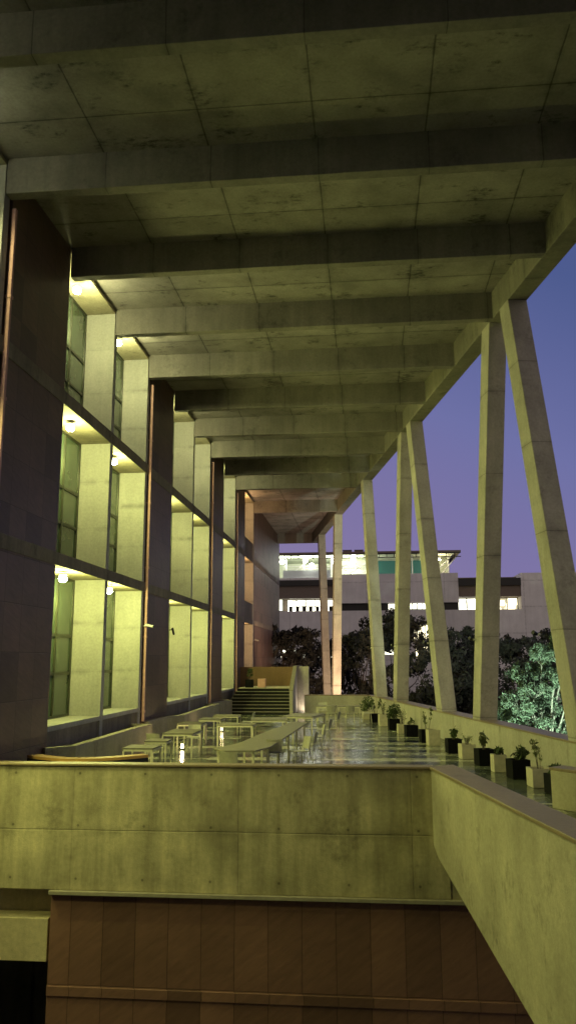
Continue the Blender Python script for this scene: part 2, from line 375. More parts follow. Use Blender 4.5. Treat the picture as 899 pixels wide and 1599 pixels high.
# copper coloured rainwater pipes at the near edge of each pier
names={0:'copper brown rainwater pipe on the nearest stone pier, cut by the left frame edge',3:'copper brown rainwater pipe behind the white camera, on the second stone pier',6:'copper brown rainwater pipe on the third stone pier from the viewer',8:'short looking copper brown rainwater pipe on the farthest narrow pier'}
for k,lab in names.items():
    y=YK(k)+.40
    p=empty('rainwater_pipe',(XL+.07,y,-2.1),lab,'pipe','rainwater pipes on the stone piers')
    MB().box(-.055,.055,-.05,.05,0,ZB+2.1-.15).build('pipe',COPPER,p,.015)
    for z in (.3,2.9,5.4,7.8,10.2):
        MB().box(-.07,.07,-.065,.065,z,z+.07).build('bracket',COPPER,p)
# lamps in the window recesses
def lampset(k, fi, col, mat, power, lab, grp, dx=0):
    z=ZF[fi][1]-(.22 if fi==2 else .06); y=YK(k)+1.55
    p=empty('recess_lamp',(-8.38 if k<3 else -8.78,y if k<3 else y-.4,z),lab,'lamp',grp)
    MB().tube((0,0,0),(0,0,-.05),.11,.11,16).build('housing',WHITEM,p,smooth=False)
    m=MB(); bm=bmesh.new(); bmesh.ops.create_icosphere(bm,subdivisions=2,radius=.12)
    m.add([(v.co.x,v.co.y,v.co.z*.8-.15) for v in bm.verts],[[v.index for v in f.verts] for f in bm.faces]); bm.free(); m.build('lens',mat,p,smooth=True)
    l=bpy.data.lights.new('recess_light','SPOT' if k<0 else 'POINT'); l.energy=power; l.color=col; l.shadow_soft_size=.12
    if k<0: l.spot_size=R(168); l.spot_blend=.35
    o=bpy.data.objects.new('recess_light',l); link(o); o.parent=p; o.location=(0,0,-.58)
YG=[(.94,1,.26),(.96,1,.30),(1,1,.42)]; OR=(1,.60,.27)
fn=['ground floor','middle floor','top floor']
kn={-2:'farther recess before the near pier',-1:'recess just before the near pier',1:'first recess past the near pier',2:'second recess past the near pier',4:'first recess past the second pier',5:'second recess past the second pier',7:'recess past the third pier',9:'far end recess'}
LP=300
for k in lampcells:
    for fi in range(3):
        if k==9: lampset(k,fi,OR,LAMPO,230,'orange lamp, %s, %s'%(fn[fi],kn[k]),'orange lamps in the far recess')
        else: lampset(k,fi,YG[fi],LAMPY,LP*(1.6 if k<0 else (1.35,1.1,.82)[fi]),'glowing yellow-green lamp, %s, %s'%(fn[fi],kn[k]),'lamps in the window recesses')

# ------------------------------------------------------------------ raking columns
def column(top, bot, lab, z0=-2.0, wy=.74):
    """top/bot: (along the splayed line as y at d=8.7)"""
    p=empty('raking_column',(XR(bot,8.7),bot,z0),lab,'column','raking concrete columns on the parapet')
    m=MB(); l=p.location
    def ring(y,z):
        x=XR(y,8.7); r=[]
        for a,b_ in ((-.29,-wy/2),(.29,-wy/2),(.29,wy/2),(-.29,wy/2)):
            r.append((x+NX*a+DX*b_-l.x, y+NY*a+DY*b_-l.y, z-l.z))
        return r
    v=ring(bot,z0)+ring(top,ZB+.02)
    m.add(v,[(3,2,1,0),(4,5,6,7),(0,1,5,4),(1,2,6,5),(2,3,7,6),(3,0,4,7)])
    m.build('shaft',C_COL,p,.02)
    return p
column(22.9,20.0,'nearest raking column, leaning away from its neighbour at the right frame edge')
column(24.5,27.2,'second raking column from the right, meeting the nearest one at its top')
column(34.9,31.5,'third raking column from the right, leaning right towards its foot')
column(36.6,39.1,'fourth raking column from the right, sharing its top with the third')
column(46.4,43.7,'single raking column left of the two middle pairs, above the round bush')
column(57.6,59.7,'right one of two orange-lit far columns that close in at the foot',-3.3)
column(66.9,64.4,'left one of two orange-lit far columns that close in at the foot',-3.3)

# ------------------------------------------------------------------ parapets and walls around the terrace
def wall(name,lab,cat,poly,z0,z1,mat,cop=None,group=None,loc=None,copt=.06,bev=.012):
    cx=sum(p[0] for p in poly)/len(poly); cy=sum(p[1] for p in poly)/len(poly)
    p=empty(name,(cx,cy,z0 if not isinstance(z0,(list,tuple)) else min(z0)),lab,cat,group)
    MB().prism(poly,z0,z1).build('wall',mat,p,bev,world=True)
    if cop: MB().prism(cop,z1+.002,z1+copt).build('coping',COPING,p,.01,world=True)
    return p
# right parapet
wall('terrace_parapet','long pale parapet under the raking columns with planters along its foot','parapet wall',
     quadD(5,45.6,8.4,9.0),-4.0,-1.96,C_PAR,quadD(5,45.6,8.385,9.02),copt=.05)
wall('end_parapet','low parapet closing the far end of the terrace beside the stairs','parapet wall',
     [(-3.6,45.62),(XR(45.62,8.38),45.62),(XR(45.9,8.38),45.9),(-3.6,45.9)],-4,-1.96,C_PAR,[(-3.6,45.6),(XR(45.6,8.38),45.6),(XR(45.92,8.38),45.92),(-3.6,45.92)],copt=.05)
# front parapet over the void
fp=wall('front_parapet','broad stained concrete parapet crossing the picture in front of the terrace','parapet wall',
     [(-12,15.0),(1.35,15.0),(1.35,15.25),(-12,15.25)],-4.10,-1.93,C_WALL,[(-12,14.96),(1.13,14.96),(1.13,15.29),(-12,15.29)],copt=.045)
MB().box(-5.86,2.6,14.93,15.2,-4.17,-4.103).build('drip_lip',STRIP,fp,.008,world=True)
MB().box(1.35,3.2,15.02,15.25,-4.10,-3.31).build('edge_beam',C_WALL,fp,world=True)
# rail wall on the right, its lower edge falling towards the viewer like a stair string
rp_=empty('rail_wall',(XR(10,3.83),10,-4),'pale green concrete rail wall running towards the viewer at the lower right','parapet wall')
prof=[(15.0,-1.93),(15.0,-3.2),(14.73,-3.35),(13.2,-3.72),(12.1,-3.98),(10.7,-4.30),(8,-4.95),(4,-5.9),(3,-6.1),(3,-1.93)]
MB().extr([(XR(y,3.83),y,z) for y,z in prof],(NX*.42,NY*.42,0)).build('wall',C_RAIL,rp_,.012,world=True)
MB().prism([(XR(3,3.80),3),(XR(3,4.30),3),(XR(15.28,4.30),15.28),(XR(14.97,3.80),14.97)],-1.928,-1.875).build('coping',COPING,rp_,.01,world=True)
# short wall at the right frame edge
q0=Vector((3.57,17.0)); q1=q0+Vector((.62,-.785))*3.4
wall('corner_wall','short concrete wall with dark coping cut off by the right frame edge','parapet wall',
     seg(q0,q1,.4,0,0,1),FL,-2.18,C_RAIL,seg(q0-Vector((.62,-.785))*.03,q1,.46,0,0,1),copt=.06)
# red stone wall below
rw=empty('red_stone_wall',(-2,15.2,-9),'red sandstone slab wall below the front parapet','stone wall')
MB().box(-5.85,7,15.06,15.5,-9,-4.172).build('wall',RED,rw,.01,world=True)
MB().box(-5.85,7,15.03,15.062,-5.88,-5.72).build('string_course',RED,rw,.005,world=True)
# lower left: rendered lintel and dark opening
lt=empty('lower_lintel',(-9,15.7,-5.1),'beige rendered lintel above the dark opening at the lower left','lintel')
MB().box(-12,-5.9,15.55,15.9,-5.3,-4.1).build('lintel',BEIGE,lt,world=True)
MB().box(-12,-5.9,15.1,15.55,-5.35,-4.62).build('beam',BEIGE,lt,.01,world=True)
ob=empty('lower_room',(-9,18,-9),'unlit room behind the dark opening at the lower left','room')
MB().box(-12,-5.6,20,20.2,-9,-4.2).build('back_wall',C_BAND,ob,world=True)
MB().box(-5.84,-5.7,15.5,20,-9,-4.2).build('side_wall',C_BAND,ob,world=True)
# unseen building added behind the viewer to keep stray sky light out
rb=empty('rear_sky_blocker',(0,-3,-9),'unseen concrete building added behind the viewer to block sky light','building')
MB().box(-14,14,-3.6,-3.05,-9,16).build('wall',C_FIN,rb,world=True)
for x in (-7,-1,5):
    MB().box(x,x+3,-3.05,-3.01,-1.5,1.2).build('window',GLASS,rb,world=True)

# ------------------------------------------------------------------ planter ledges at the foot of the left wall
def ledge(pts, lab):
    p=empty('ledge_planter',(pts[0][0],pts[0][1],FL),lab,'planter','low ledge planters along the building')
    t=.14
    inner=[(-8.06,pts[-1][1]-t),(-8.06,pts[0][1]+t)]
    L=MB(); Cp=MB()
    for i in range(len(pts)-1):
        L.prism(seg(pts[i],pts[i+1],t,0,0,1),FL,-2.15)
        Cp.prism(seg(pts[i],pts[i+1],t+.07,0,0,1),-2.148,-2.10)
    L.prism(seg(pts[-1],(-8.0,pts[-1][1]),t,0,0,1),FL,-2.15)
    Cp.prism(seg(pts[-1],(-8.0,pts[-1][1]),t+.04,0,0,1),-2.148,-2.097)
    L.build('wall',C_RAIL,p,world=True); Cp.build('coping',STRIP,p,world=True)
    MB().prism([(-8.05,pts[0][1]+.2)]+[(x-.16,y) for x,y in pts[1:-1]]+[(pts[-1][0]-.16,pts[-1][1]-.16),(-8.05,pts[-1][1]-.16)],FL,-2.3).build('soil',SOIL,p,world=True)
ledge([(-7.9,19.5),(-7.35,20.1),(-7.38,25.7),(-7.27,27.1)],'nearest low grey ledge planter with pale kinked coping by the first lit recesses')
ledge([(-7.8,28.4),(-7.65,30.6),(-7.22,31.6),(-7.4,37.5),(-7.3,39.9)],'middle low grey ledge planter with pale kinked coping, beyond the first one')
ledge([(-7.8,40.6),(-7.6,42.2),(-7.35,43.6)],'farthest short ledge planter beside the foot of the stairs')
# curved bench
cb=empty('curved_bench',(-6.4,18,FL),'curved dark bench with a glowing wooden top, just behind the front parapet at left','bench')
P=[]; 
for i in range(15):
    t=i/14; x=-7.75+2.75*t; y=18.15-.85*math.sin(math.pi*(t*.92+.02))+ .35*t
    P.append((x,y))
top=MB(); body=MB()
for i in range(14):
    top.prism(seg(P[i],P[i+1],.30,0,0,1),-2.16,-2.10); body.prism(seg(P[i],P[i+1],.22,0,0,1),FL,-2.162)
body.build('body',DARKM,cb,world=True); top.build('seat',WOOD,cb,world=True)

# ------------------------------------------------------------------ stairs and landing
st=empty('staircase',(-6,44,FL),'wide flight of dark steps with pale nosings up to a landing at the far end','stairs')
n=8; rise=1.34/n; going=.30
for i in range(n):
    y=43.9+going*i; z=FL+rise*(i+1)
    MB().box(-7.95+i*.07,-4.28,y,50,z-rise+ (.001 if i else 0),z-.036).build('step',MATTE,st,world=True)
    MB().box(-7.95+i*.07,-4.28,y-.02,y+.05,z-.026,z+.004).build('nosing',STRIP,st,world=True)
    MB().box(-7.95+i*.07,-4.28,y+.05,y+.30 if i<n-1 else 50,z-.034,z).build('tread',MATTE if i<n-1 else C_PAR,st,world=True)
ZLD=FL+1.35
MB().extr([(-4.26,43.75,FL),(-4.26,43.75,-1.62),(-4.26,46.2,-.38),(-4.26,50,-.38),(-4.26,50,FL)],(.18,0,0)).build('side_wall',C_PAR,st,world=True)
MB().extr([(-4.28,43.72,-1.618),(-4.28,43.72,-1.56),(-4.28,46.2,-.315),(-4.28,50,-.315),(-4.28,50,-.378),(-4.28,46.2,-.378)],(.22,0,0)).build('coping',TPALE,st,world=True)
MB().box(-7.95,-4.28,50.0,50.2,-3.3,-.40).build('back_wall',BROWN,st,world=True)
rt_=empty('stair_flank_wall',(-3.7,47,-3.3),'short upright wall right of the stairs with a small white uplight at its foot','wall')
MB().box(-4.06,-3.42,46.6,46.85,-3.3,-.36).build('wall',C_PAR,rt_,.01,world=True)
pb=empty('landing_planter',(-6.9,46.9,ZLD),'small dark shrub in a black pot on the stair landing','potted plant')
MB().prism([(-.22,-.22),(.22,-.22),(.22,.22),(-.22,.22)],0,.45).build('pot',BLACKP,pb,.02)
cx_=empty('landing_box',(-6.2,47.1,ZLD),'small pinkish box planter beside the black pot on the landing','planter')
MB().box(-.22,.22,-.22,.22,0,.5).build('box',COPPER,cx_,.02)
MB().box(-.18,.18,-.18,.18,.46,.503).build('soil',SOIL,cx_)

# ------------------------------------------------------------------ leaves
def leaves(centers, radii, count, size, rng, flat=.35, squash=1.0, up=.3):
    """many separate leaf faces spread through clumps"""
    c=np.array(centers,float); r=np.array(radii,float)
    idx=rng.integers(0,len(c),count)
    d=rng.normal(size=(count,3)); d/=np.linalg.norm(d,axis=1)[:,None]
    rad=rng.random(count)**(1/2.2)
    pos=c[idx]+d*(r[idx]*rad)[:,None]*np.array([1,1,squash])
    a=rng.normal(size=(count,3)); a[:,2]+=up; a/=np.linalg.norm(a,axis=1)[:,None]
    b=rng.normal(size=(count,3)); b-= (b*a).sum(1)[:,None]*a; b/=np.linalg.norm(b,axis=1)[:,None]
    s=size*(.45+1.3*rng.random(count)**2)[:,None]
    v=np.stack([pos-a*s*.5, pos+b*s*flat*.5, pos+a*s*.5, pos-b*s*flat*.5],1).reshape(-1,3)
    f=np.arange(count*4).reshape(-1,4)
    return v,f
def leafobj(name,v,f,mat,parent):
    me=bpy.data.meshes.new(name); me.vertices.add(len(v)); me.vertices.foreach_set('co',v.ravel())
    me.loops.add(f.size); me.loops.foreach_set('vertex_index',f.ravel().astype(np.int32))
    me.polygons.add(len(f)); me.polygons.foreach_set('loop_start',(np.arange(len(f))*4).astype(np.int32))
    me.update(calc_edges=True); me.validate(); me.materials.append(mat)
    o=bpy.data.objects.new(name,me); link(o); o.parent=parent; return o

# ------------------------------------------------------------------ planters along the parapet
rng=np.random.default_rng(3)
def stems(m, n, h, spread, r=.008, z=.4, rg=random):
    tips=[]
    for i in range(n):
        a=rg.random()*6.28; s=spread*(.3+rg.random()*.7); hh=h*(.6+.4*rg.random())
        p=Vector((rg.uniform(-.06,.06),rg.uniform(-.06,.06),z)); tip=p+Vector((math.cos(a)*s,math.sin(a)*s,hh))
        mid=p.lerp(tip,.5)+Vector((rg.uniform(-.04,.04),rg.uniform(-.04,.04),.03))
        m.tube(p,mid,r,r*.8,5); m.tube(mid,tip,r*.8,r*.4,5); tips+= [mid,tip,mid.lerp(tip,.5)]
    return tips
# (y, colour, width, height, plant, label)
PL=[(18.75,'b',.42,.42,('leafy',.22,.2,60),'black planter with small dark leaves, half hidden by the corner wall'),
    (19.75,'c',.44,.42,('tall',.75,.14,70),'cream planter nearest the viewer, holding a tall thin sprig'),
    (21.05,'b',.46,.46,('bushy',.30,.24,170),'large black planter with a low bushy plant, beside the nearest cream one'),
    (22.25,'c',.34,.44,('leafy',.22,.12,50),'narrow cream planter with a small dark tuft, between two large black planters'),
    (23.55,'b',.46,.44,('sprig',.45,.16,70),'wide black planter with spindly upright leaves, third black one from the right'),
    (25.05,'c',.42,.42,('grassy',.3,.15,60),'cream planter with a faint grassy tuft, left of the spindly plant'),
    (26.45,'b',.44,.44,('bushy',.38,.2,130),'black planter with dark bushy leaves standing alone before a gap'),
    (28.75,'c',.40,.52,None,'bare cream block planter directly right of a black pair'),
    (29.75,'b',.50,.44,('tall',.80,.2,80),'black planter with a tall wispy yellow-green plant'),
    (32.0,'b',.46,.42,('sprig',.3,.15,30),'small black planter left of the wispy plant'),
    (33.3,'c',.34,.36,('grassy',.65,.2,90),'cream planter with a pale green spray, right of the round bush'),
    (35.0,'b',.46,.44,('ball',.36,.34,520),'black planter with a clipped round bush'),
    (37.0,'c',.42,.50,('grassy',.6,.22,70),'cream planter with pale wispy stems, left of the round bush'),
    (38.9,'b',.42,.40,('leafy',.7,.3,90),'black planter with big drooping dark leaves near the far end'),
    (41.0,'c',.44,.40,('ball',.4,.38,360),'cream planter with a loose dark shrub by the far parapet')]
for y,c,w,h,pl,lab in PL:
    d0=7.25+w/2
    p=empty('square_planter',(XR(y,d0),y,FL),lab,'planter','square planters along the parapet',RA+random.uniform(-.06,.06))
    mt=BLACKP if c=='b' else CREAM
    m=MB(); t=.03; a=w/2
    m.prism([(-a*.94,-a*.94),(a*.94,-a*.94),(a*.94,a*.94),(-a*.94,a*.94)],0,.012)
    for bx in ((-a,a,-a,-a+t),(-a,a,a-t,a),(-a,-a+t,-a+t,a-t),(a-t,a,-a+t,a-t)): m.box(*bx,.0125,h)
    m.build('pot',mt,p)
    MB().box(-a+t,a-t,-a+t,a-t,h-.10,h-.045).build('soil',SOIL,p)
    if not pl: continue
    kind,ph,sp,nl=pl; nl=int(nl*1.7)
    sm=MB(); rr=random.Random(int(y*100))
    if kind=='ball':
        sm.tube((0,0,h-.05),(0,0,h+ph*.6),.02,.015,6)
        v,f=leaves([(0,0,h+ph*.75),(.04,0,h+ph*1.1),(-.05,.03,h+ph*.5)],[sp,sp*.8,sp*.75],nl,.085,rng,.5); mat=LEAF
    else:
        ns={'tall':4,'bushy':8,'leafy':5,'sprig':6,'grassy':9}[kind]
        tips=stems(sm,ns,ph,sp,z=h-.05,rg=rr)
        ls={'tall':.09,'bushy':.11,'leafy':.14,'sprig':.13,'grassy':.10}[kind]
        v,f=leaves([tuple(t_) for t_ in tips],[.07 if kind!='bushy' else .1]*len(tips),nl,ls,rng,.38 if kind!='grassy' else .15,up=.8)
        mat=LEAF if kind in('bushy','leafy') else LEAFB
    sm.build('stem',BARK,p); leafobj('foliage',v,f,mat,p)
v,f=leaves([(0,0,.75),(.05,0,.95)],[.2,.16],160,.13,rng,.35); leafobj('foliage',v,f,LEAF,pb)
sm=MB(); stems(sm,5,.6,.15,z=.4); sm.build('stem',BARK,pb)

# ------------------------------------------------------------------ tables and chairs
def table(x,y,w,d,lab,rz=0,mat=TTOP,h=.75,grp='tables set out on the terrace'):
    p=empty('table',(x,y,FL),lab,'table',grp,rz)
    MB().box(-w/2,w/2,-d/2,d/2,h-.035,h).build('tabletop',mat,p,.006)
    a,b_=w/2-.03,d/2-.03; t=.022
    m=MB()
    for s_ in (-1,1): m.box(-a,a,s_*b_-t,s_*b_+t,h-.085,h-.037); m.box(s_*a-t,s_*a+t,-b_+t,b_-t,h-.085,h-.037)
    m.build('apron_frame',TLEG,p)
    for sx_ in (-1,1):
        for sy_ in (-1,1): MB().box(sx_*a-t,sx_*a+t,sy_*b_-t,sy_*b_+t,0,h-.087).build('leg',TLEG,p)
    return p
T=[(-5.78,20.6,.80,.85,0,TTOP,'small square table nearest the curved bench at left'),
   (-5.80,22.3,.62,.7,0,TTOP,'low looking small table right behind the nearest square one'),
   (-5.75,25.0,.95,1.5,0,TTOP,'tall legged table lit from behind, left of the long bent table'),
   (-6.2,28.4,.85,1.1,0,TTOP,'table behind the brightly reflecting patch of floor'),
   (-5.9,30.5,.85,1.0,0,TTOP,'table in the left row, fifth from the viewer'),
   (-5.65,32.4,1.0,.8,0,TPALE,'pale table at the end of the left row, near the upright white chair'),
   (-4.55,28.0,1.25,.8,0,TPALE,'pale framed table in the middle, behind the long bent table'),
   (-3.75,30.6,1.35,1.3,R(8),TPALE,'pale square table in front of the stairs'),
   (-2.6,32.7,1.25,1.9,R(-12),TPALE,'large pale table just beyond the tip of the long bent table'),
   (-2.05,39.3,.95,.7,0,TPALE,'left one of two tables by the far parapet'),
   (-.95,39.1,1.05,.7,0,TPALE,'right one of two tables by the far parapet')]
for x,y,w,d,rz,mt,lab in T: table(x,y,w,d,lab,rz,mt)
lg=empty('long_table',(-3,23,FL),'long bent table with many legs, running away from the front parapet','table','tables set out on the terrace')
poly=[(-3.85,20.25),(-3.5,19.75),(-2.78,19.85),(-2.5,20.7),(-2.16,28.6),(-2.66,29.15),(-3.15,25.2),(-3.45,21.6)]
MB().prism(poly,FL+.71,FL+.75).build('tabletop',TPALE,lg,.006,world=True)
for x,y in ((-3.75,20.3),(-3.48,19.9),(-2.83,19.98),(-2.6,20.9),(-2.52,22.8),(-2.44,24.7),(-2.36,26.6),(-2.25,28.4),(-3.35,21.9),(-3.18,24.2),(-2.95,26.4),(-2.68,28.8)):
    MB().box(x-.025,x+.025,y-.025,y+.025,FL,FL+.709).build('leg',TLEG,lg,world=True)

def make_chair():
    p=empty('chair',(0,0,FL))
    m=MB(); seat=[(-.22,-.20),(.22,-.20),(.20,.20),(-.20,.20)]
    m.prism(seat,.43,.46); m.build('seat',CHAIRM,p,.008)
    m=MB(); N=6
    for i in range(N):                                   # curved shell back
        a0=-.21+.42*i/N; a1=-.21+.42*(i+1)/N
        y0=.20+.05*(1-(a0/.21)**2); y1=.20+.05*(1-(a1/.21)**2)
        m.add([(a0,y0,.50),(a1,y1,.50),(a1,y1+.07,.82),(a0,y0+.07,.82),(a0,y0+.02,.50),(a1,y1+.02,.50),(a1,y1+.09,.82),(a0,y0+.09,.82)],
              [(0,1,2,3),(7,6,5,4),(3,2,6,7),(1,0,4,5),(0,3,7,4),(2,1,5,6)])
    m.build('backrest',CHAIRM,p)
    m=MB()
    for s_ in (-1,1): m.tube((s_*.19,.19,.44),(s_*.19,.235,.56),.012,n=6)
    m.build('back_support',TLEG,p)
    for sx_ in (-1,1):
        for sy_ in (-1,1): MB().tube((sx_*.18,sy_*.17,.43),(sx_*.21,sy_*.21,0),.013,n=6).build('leg',TLEG,p)
    return p
ch=make_chair()
CH=[(-1.95,22.6,R(-60),'white chair nearest the front parapet, right of the long bent table'),
    (-1.85,24.3,R(-95),'second white chair along the right side of the long bent table'),
    (-1.75,26.8,R(-80),'third white chair along the right side of the long bent table'),
    (-1.65,29.4,R(-100),'white chair turned outwards beyond the tip of the long bent table'),
    (-2.55,22.2,R(180),'chair tucked against the near right legs of the long bent table'),
    (-3.2,19.1,R(170),'chair in front of the near end of the long bent table, mostly behind the parapet'),
    (-5.7,26.3,R(5),'chair behind the tall legged table'),
    (-6.2,23.6,R(170),'chair in front of the tall legged table'),
    (-4.95,33.0,R(-90),'upright white chair at the end of the left row'),
    (-1.5,33.6,R(-100),'white chair at the right end of the large pale table'),
    (-1.75,38.4,R(175),'stool-like chair in front of the left far table'),
    (-.9,38.2,R(185),'chair in front of the right far table'),
    (-.1,38.6,R(-90),'chair at the right end of the far tables'),
    (-2.3,40.2,0,'chair between the left far table and the parapet')]
for i,(x,y,a,lab) in enumerate(CH):
    o=ch if i==0 else copy_tree(ch)
    o.location=(x,y,FL); o.rotation_euler=(0,0,a); tag(o,lab,'chair','chairs around the terrace tables')

# ------------------------------------------------------------------ security cameras and column fixtures
def cctv(loc,lab,mat,d=(.25,-.12,-.06)):
    p=empty('security_camera',loc,lab,'security camera','small cameras on the wall')
    MB().tube((0,0,0),(.14,0,.02),.02,n=8).build('arm',mat,p)
    a=Vector((.14,0,.03)); b=a+Vector(d)
    MB().tube(a-Vector(d)*.3,b,.045,n=12).build('body',mat,p)
    MB().tube(b,b+Vector(d).normalized()*.03,.03,n=10).build('lens',DARKM,p)
cctv((XL+.05,YK(3)+.2,1.22),'white security camera at the second copper brown pipe',WHITEM)
cctv((XL,YK(4)+.15,1.22),'small dark security camera at the edge of the second stone pier',DARKM,(.05,.0,-.2))
cctv((XL+.0,YK(10)+.4,1.4),'tiny white security camera on the far dark wall above the stairs',WHITEM)
for y,lab in ((32.63,'small dark spotlight halfway up the third column from the right'),(26.85,'small black and white spotlight halfway up the second column from the right'),(21.6,'small spotlight on the lit side of the nearest column'),(38.6,'small spotlight low on the fourth column from the right'),(44.4,'tiny spotlight on the single column left of the pairs')):
    p=empty('column_spotlight',(XR(y,8.36),y,.65),lab,'spotlight','unlit spotlights on the columns',RA)
    MB().box(-.05,.05,-.03,.03,-.03,.03).build('bracket',WHITEM,p)
    MB().tube((-.05,0,0),(-.16,-.05,.05),.05,.06,10).build('head',DARKM,p)

# ------------------------------------------------------------------ lamps on the ground, far end
def uplight(loc,lab,col,power,mat,target,spot=None,grp=None,r=.1):
    p=empty('floor_uplight',loc,lab,'lamp',grp)
    MB().tube((0,0,0),(0,0,.12),.11,.13,14).build('housing',DARKM,p)
    MB().tube((0,0,.12),(0,0,.135),.10,.10,14).build('lens',mat,p)
    l=bpy.data.lights.new('uplight','SPOT' if spot else 'POINT'); l.energy=power; l.color=col; l.shadow_soft_size=r
    if spot: l.spot_size=R(spot); l.spot_blend=.6
    o=bpy.data.objects.new('uplight',l); link(o); o.parent=p; o.location=(0,0,.25)
    d=Vector(target)-Vector(loc); o.rotation_euler=d.to_track_quat('-Z','Y').to_euler()
uplight((-3.0,54.5,-3.3),'orange floodlight on the lower terrace in front of the two far columns',(1,.66,.42),2600,LAMPO,(-3.2,62,4),110)
uplight((-7.1,62.5,-3.3),'orange floodlight at the foot of the far stone wall',(1,.50,.30),300,LAMPO,(-8,71.5,.6),50)
uplight((-3.55,46.2,-3.3),'small white uplight at the foot of the stair flank wall',(1,.8,.6),60,LAMPW,(-3.7,46.6,-1.5),120)
uplight((6.9,33.5,-8.8),'green-white floodlight on the ground before the pale tree',(.80,1,.76),15000,LAMPW,(8.2,41,-2.2),70)

WARM=emis('lamp_lens_warm',(1,.85,.5),25)
for x,y,lab in ((-6.2,26.9,'small warm floor lamp glaring under the tall legged table'),(-6.1,33.6,'small warm floor lamp beyond the left row of tables')):
    p=empty('floor_lamp',(x,y,FL),lab,'lamp','small warm lamps on the terrace floor')
    MB().tube((0,0,0),(0,0,.05),.10,.08,14).build('base',DARKM,p)
    MB().tube((0,0,.05),(0,0,.17),.05,.04,12).build('lens',WARM,p)
    l=bpy.data.lights.new('floor_light','POINT'); l.energy=14; l.color=(1,.72,.38); l.shadow_soft_size=.05
    o=bpy.data.objects.new('floor_light',l); link(o); o.parent=p; o.location=(0,0,.26)

# ------------------------------------------------------------------ trees
def tree(loc,h,crown,n,size,lab,grp,lm=LEAFT,bm_=BARK,trunk=.18,limbs=7,seed=1,flat=.45,kind='garden_tree'):
    """crown: list of (dx,dy,z,r) clump centres, z above the foot"""
    rg=np.random.default_rng(seed); rr=random.Random(seed)
    p=empty(kind,loc,lab,'tree',grp)
    m=MB(); th=h*.45
    lean=Vector((rr.uniform(-.3,.3),rr.uniform(-.3,.3),0))
    m.tube((0,0,0),Vector((0,0,th*.5))+lean*.4,trunk,trunk*.8,9); m.tube(Vector((0,0,th*.5))+lean*.4,Vector((0,0,th))+lean,trunk*.8,trunk*.6,9)
    base=Vector((0,0,th))+lean
    cs=[];rs=[]
    for i,(dx,dy,z,r) in enumerate(crown):
        c=Vector((dx,dy,z))
        mid=base.lerp(c,.5)+Vector((rr.uniform(-.4,.4),rr.uniform(-.4,.4),rr.uniform(0,.4)))
        m.tube(base,mid,trunk*.35,trunk*.22,6); m.tube(mid,c,trunk*.22,trunk*.08,6)
        for j in range(limbs):
            d=Vector(rg.normal(size=3)); d.z=abs(d.z)*.8-.1; d.normalize(); tip=c+d*r*rr.uniform(.6,1.05)
            m.tube(c.lerp(mid,rr.uniform(0,.3)),tip,trunk*.08,trunk*.03,5)
            cs.append(tip); rs.append(r*rr.uniform(.22,.42))
        cs.append(c); rs.append(r*.55)
    m.build('trunk',bm_,p)
    v,f=leaves([tuple(c) for c in cs],rs,n,size,rg,flat)
    leafobj('crown',v,f,lm,p)
    return p
TR=[(-6.2,68,3.0,2.6,'dark tree behind the stairs, left of the two orange columns'),
    (-3.6,72,1.9,2.6,'low dark tree between the end wall and the orange columns'),
    (-.6,66,2.6,2.8,'dark tree just right of the two orange columns'),
    (2.6,70,4.4,3.2,'tallest dark tree between the single column and the fourth column'),
    (5.6,64,2.5,2.8,'dark tree seen between the fourth and third columns'),
    (8.6,68,2.7,3.1,'dark tree seen between the third and second columns'),
    (12.0,66,2.0,3.0,'dark tree right of the second column, behind the floodlit tree'),
    (15.6,68,2.6,3.2,'dark tree at the right, top showing above the floodlit tree'),
    (19.8,66,1.8,3.4,'dark tree beyond the nearest column at the right frame edge'),
    (-9.8,76,3.0,3.0,'dark tree half hidden behind the end of the stone wall')]
for i,(x,y,zt,w,lab) in enumerate(TR):
    rr=random.Random(50+i); cr=[]
    H=zt+9
    for j in range(9):
        a=rr.random()*6.28; q=rr.random(); zz=H-1.1-rr.random()**1.3*6.5
        rad=w*(.35+.5*q)*(1 if zz<H-2.5 else .6)
        cr.append((math.cos(a)*rad,math.sin(a)*rad*.8,zz,rr.uniform(1.0,1.7)))
    cr.append((0,0,H-1.2,1.1)); cr.append((.4*w*(rr.random()-.5),0,H-3,1.8))
    for j in range(5): cr.append((rr.uniform(-w,w),rr.uniform(-1,1),rr.uniform(2.5,6),1.7))
    tree((x,y,-9),H,cr,13000,.33,lab,'dark trees beyond the terrace',seed=i+3,limbs=9)
# floodlit pale tree
cr=[]; rr=random.Random(9)
for x,z,r in ((6.5,-3.4,1.0),(7.2,-2.4,1.0),(7.9,-1.5,.9),(8.6,-.6,.8),(9.2,.2,.8),(8.3,-3.0,1.2),(9.2,-2.2,1.2),(9.6,-1.0,1.0),(10.2,.3,.9),(10.4,-2.0,1.3),(7.0,-4.4,1.1),(8.4,-4.4,1.2),(9.8,-3.8,1.3),(10.8,-.8,1.1),(11.2,.7,.8),(9.3,.7,.8),(8.4,.1,.75),(10.0,1.1,.7),(7.6,-.9,.8),(6.7,-2.7,.8)):
    cr.append((x-8.8,rr.uniform(-1.2,.8),z+9,r*.9))
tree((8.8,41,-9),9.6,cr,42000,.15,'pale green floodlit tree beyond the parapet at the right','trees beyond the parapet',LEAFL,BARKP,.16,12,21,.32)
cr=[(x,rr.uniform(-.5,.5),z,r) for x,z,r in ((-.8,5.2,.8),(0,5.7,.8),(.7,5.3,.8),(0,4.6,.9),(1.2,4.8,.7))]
tree((5.0,37,-9),6.2,cr,3500,.16,'small dim shrub-like tree showing between the third and second columns','trees beyond the parapet',LEAFL,BARKP,.1,8,33,.32)

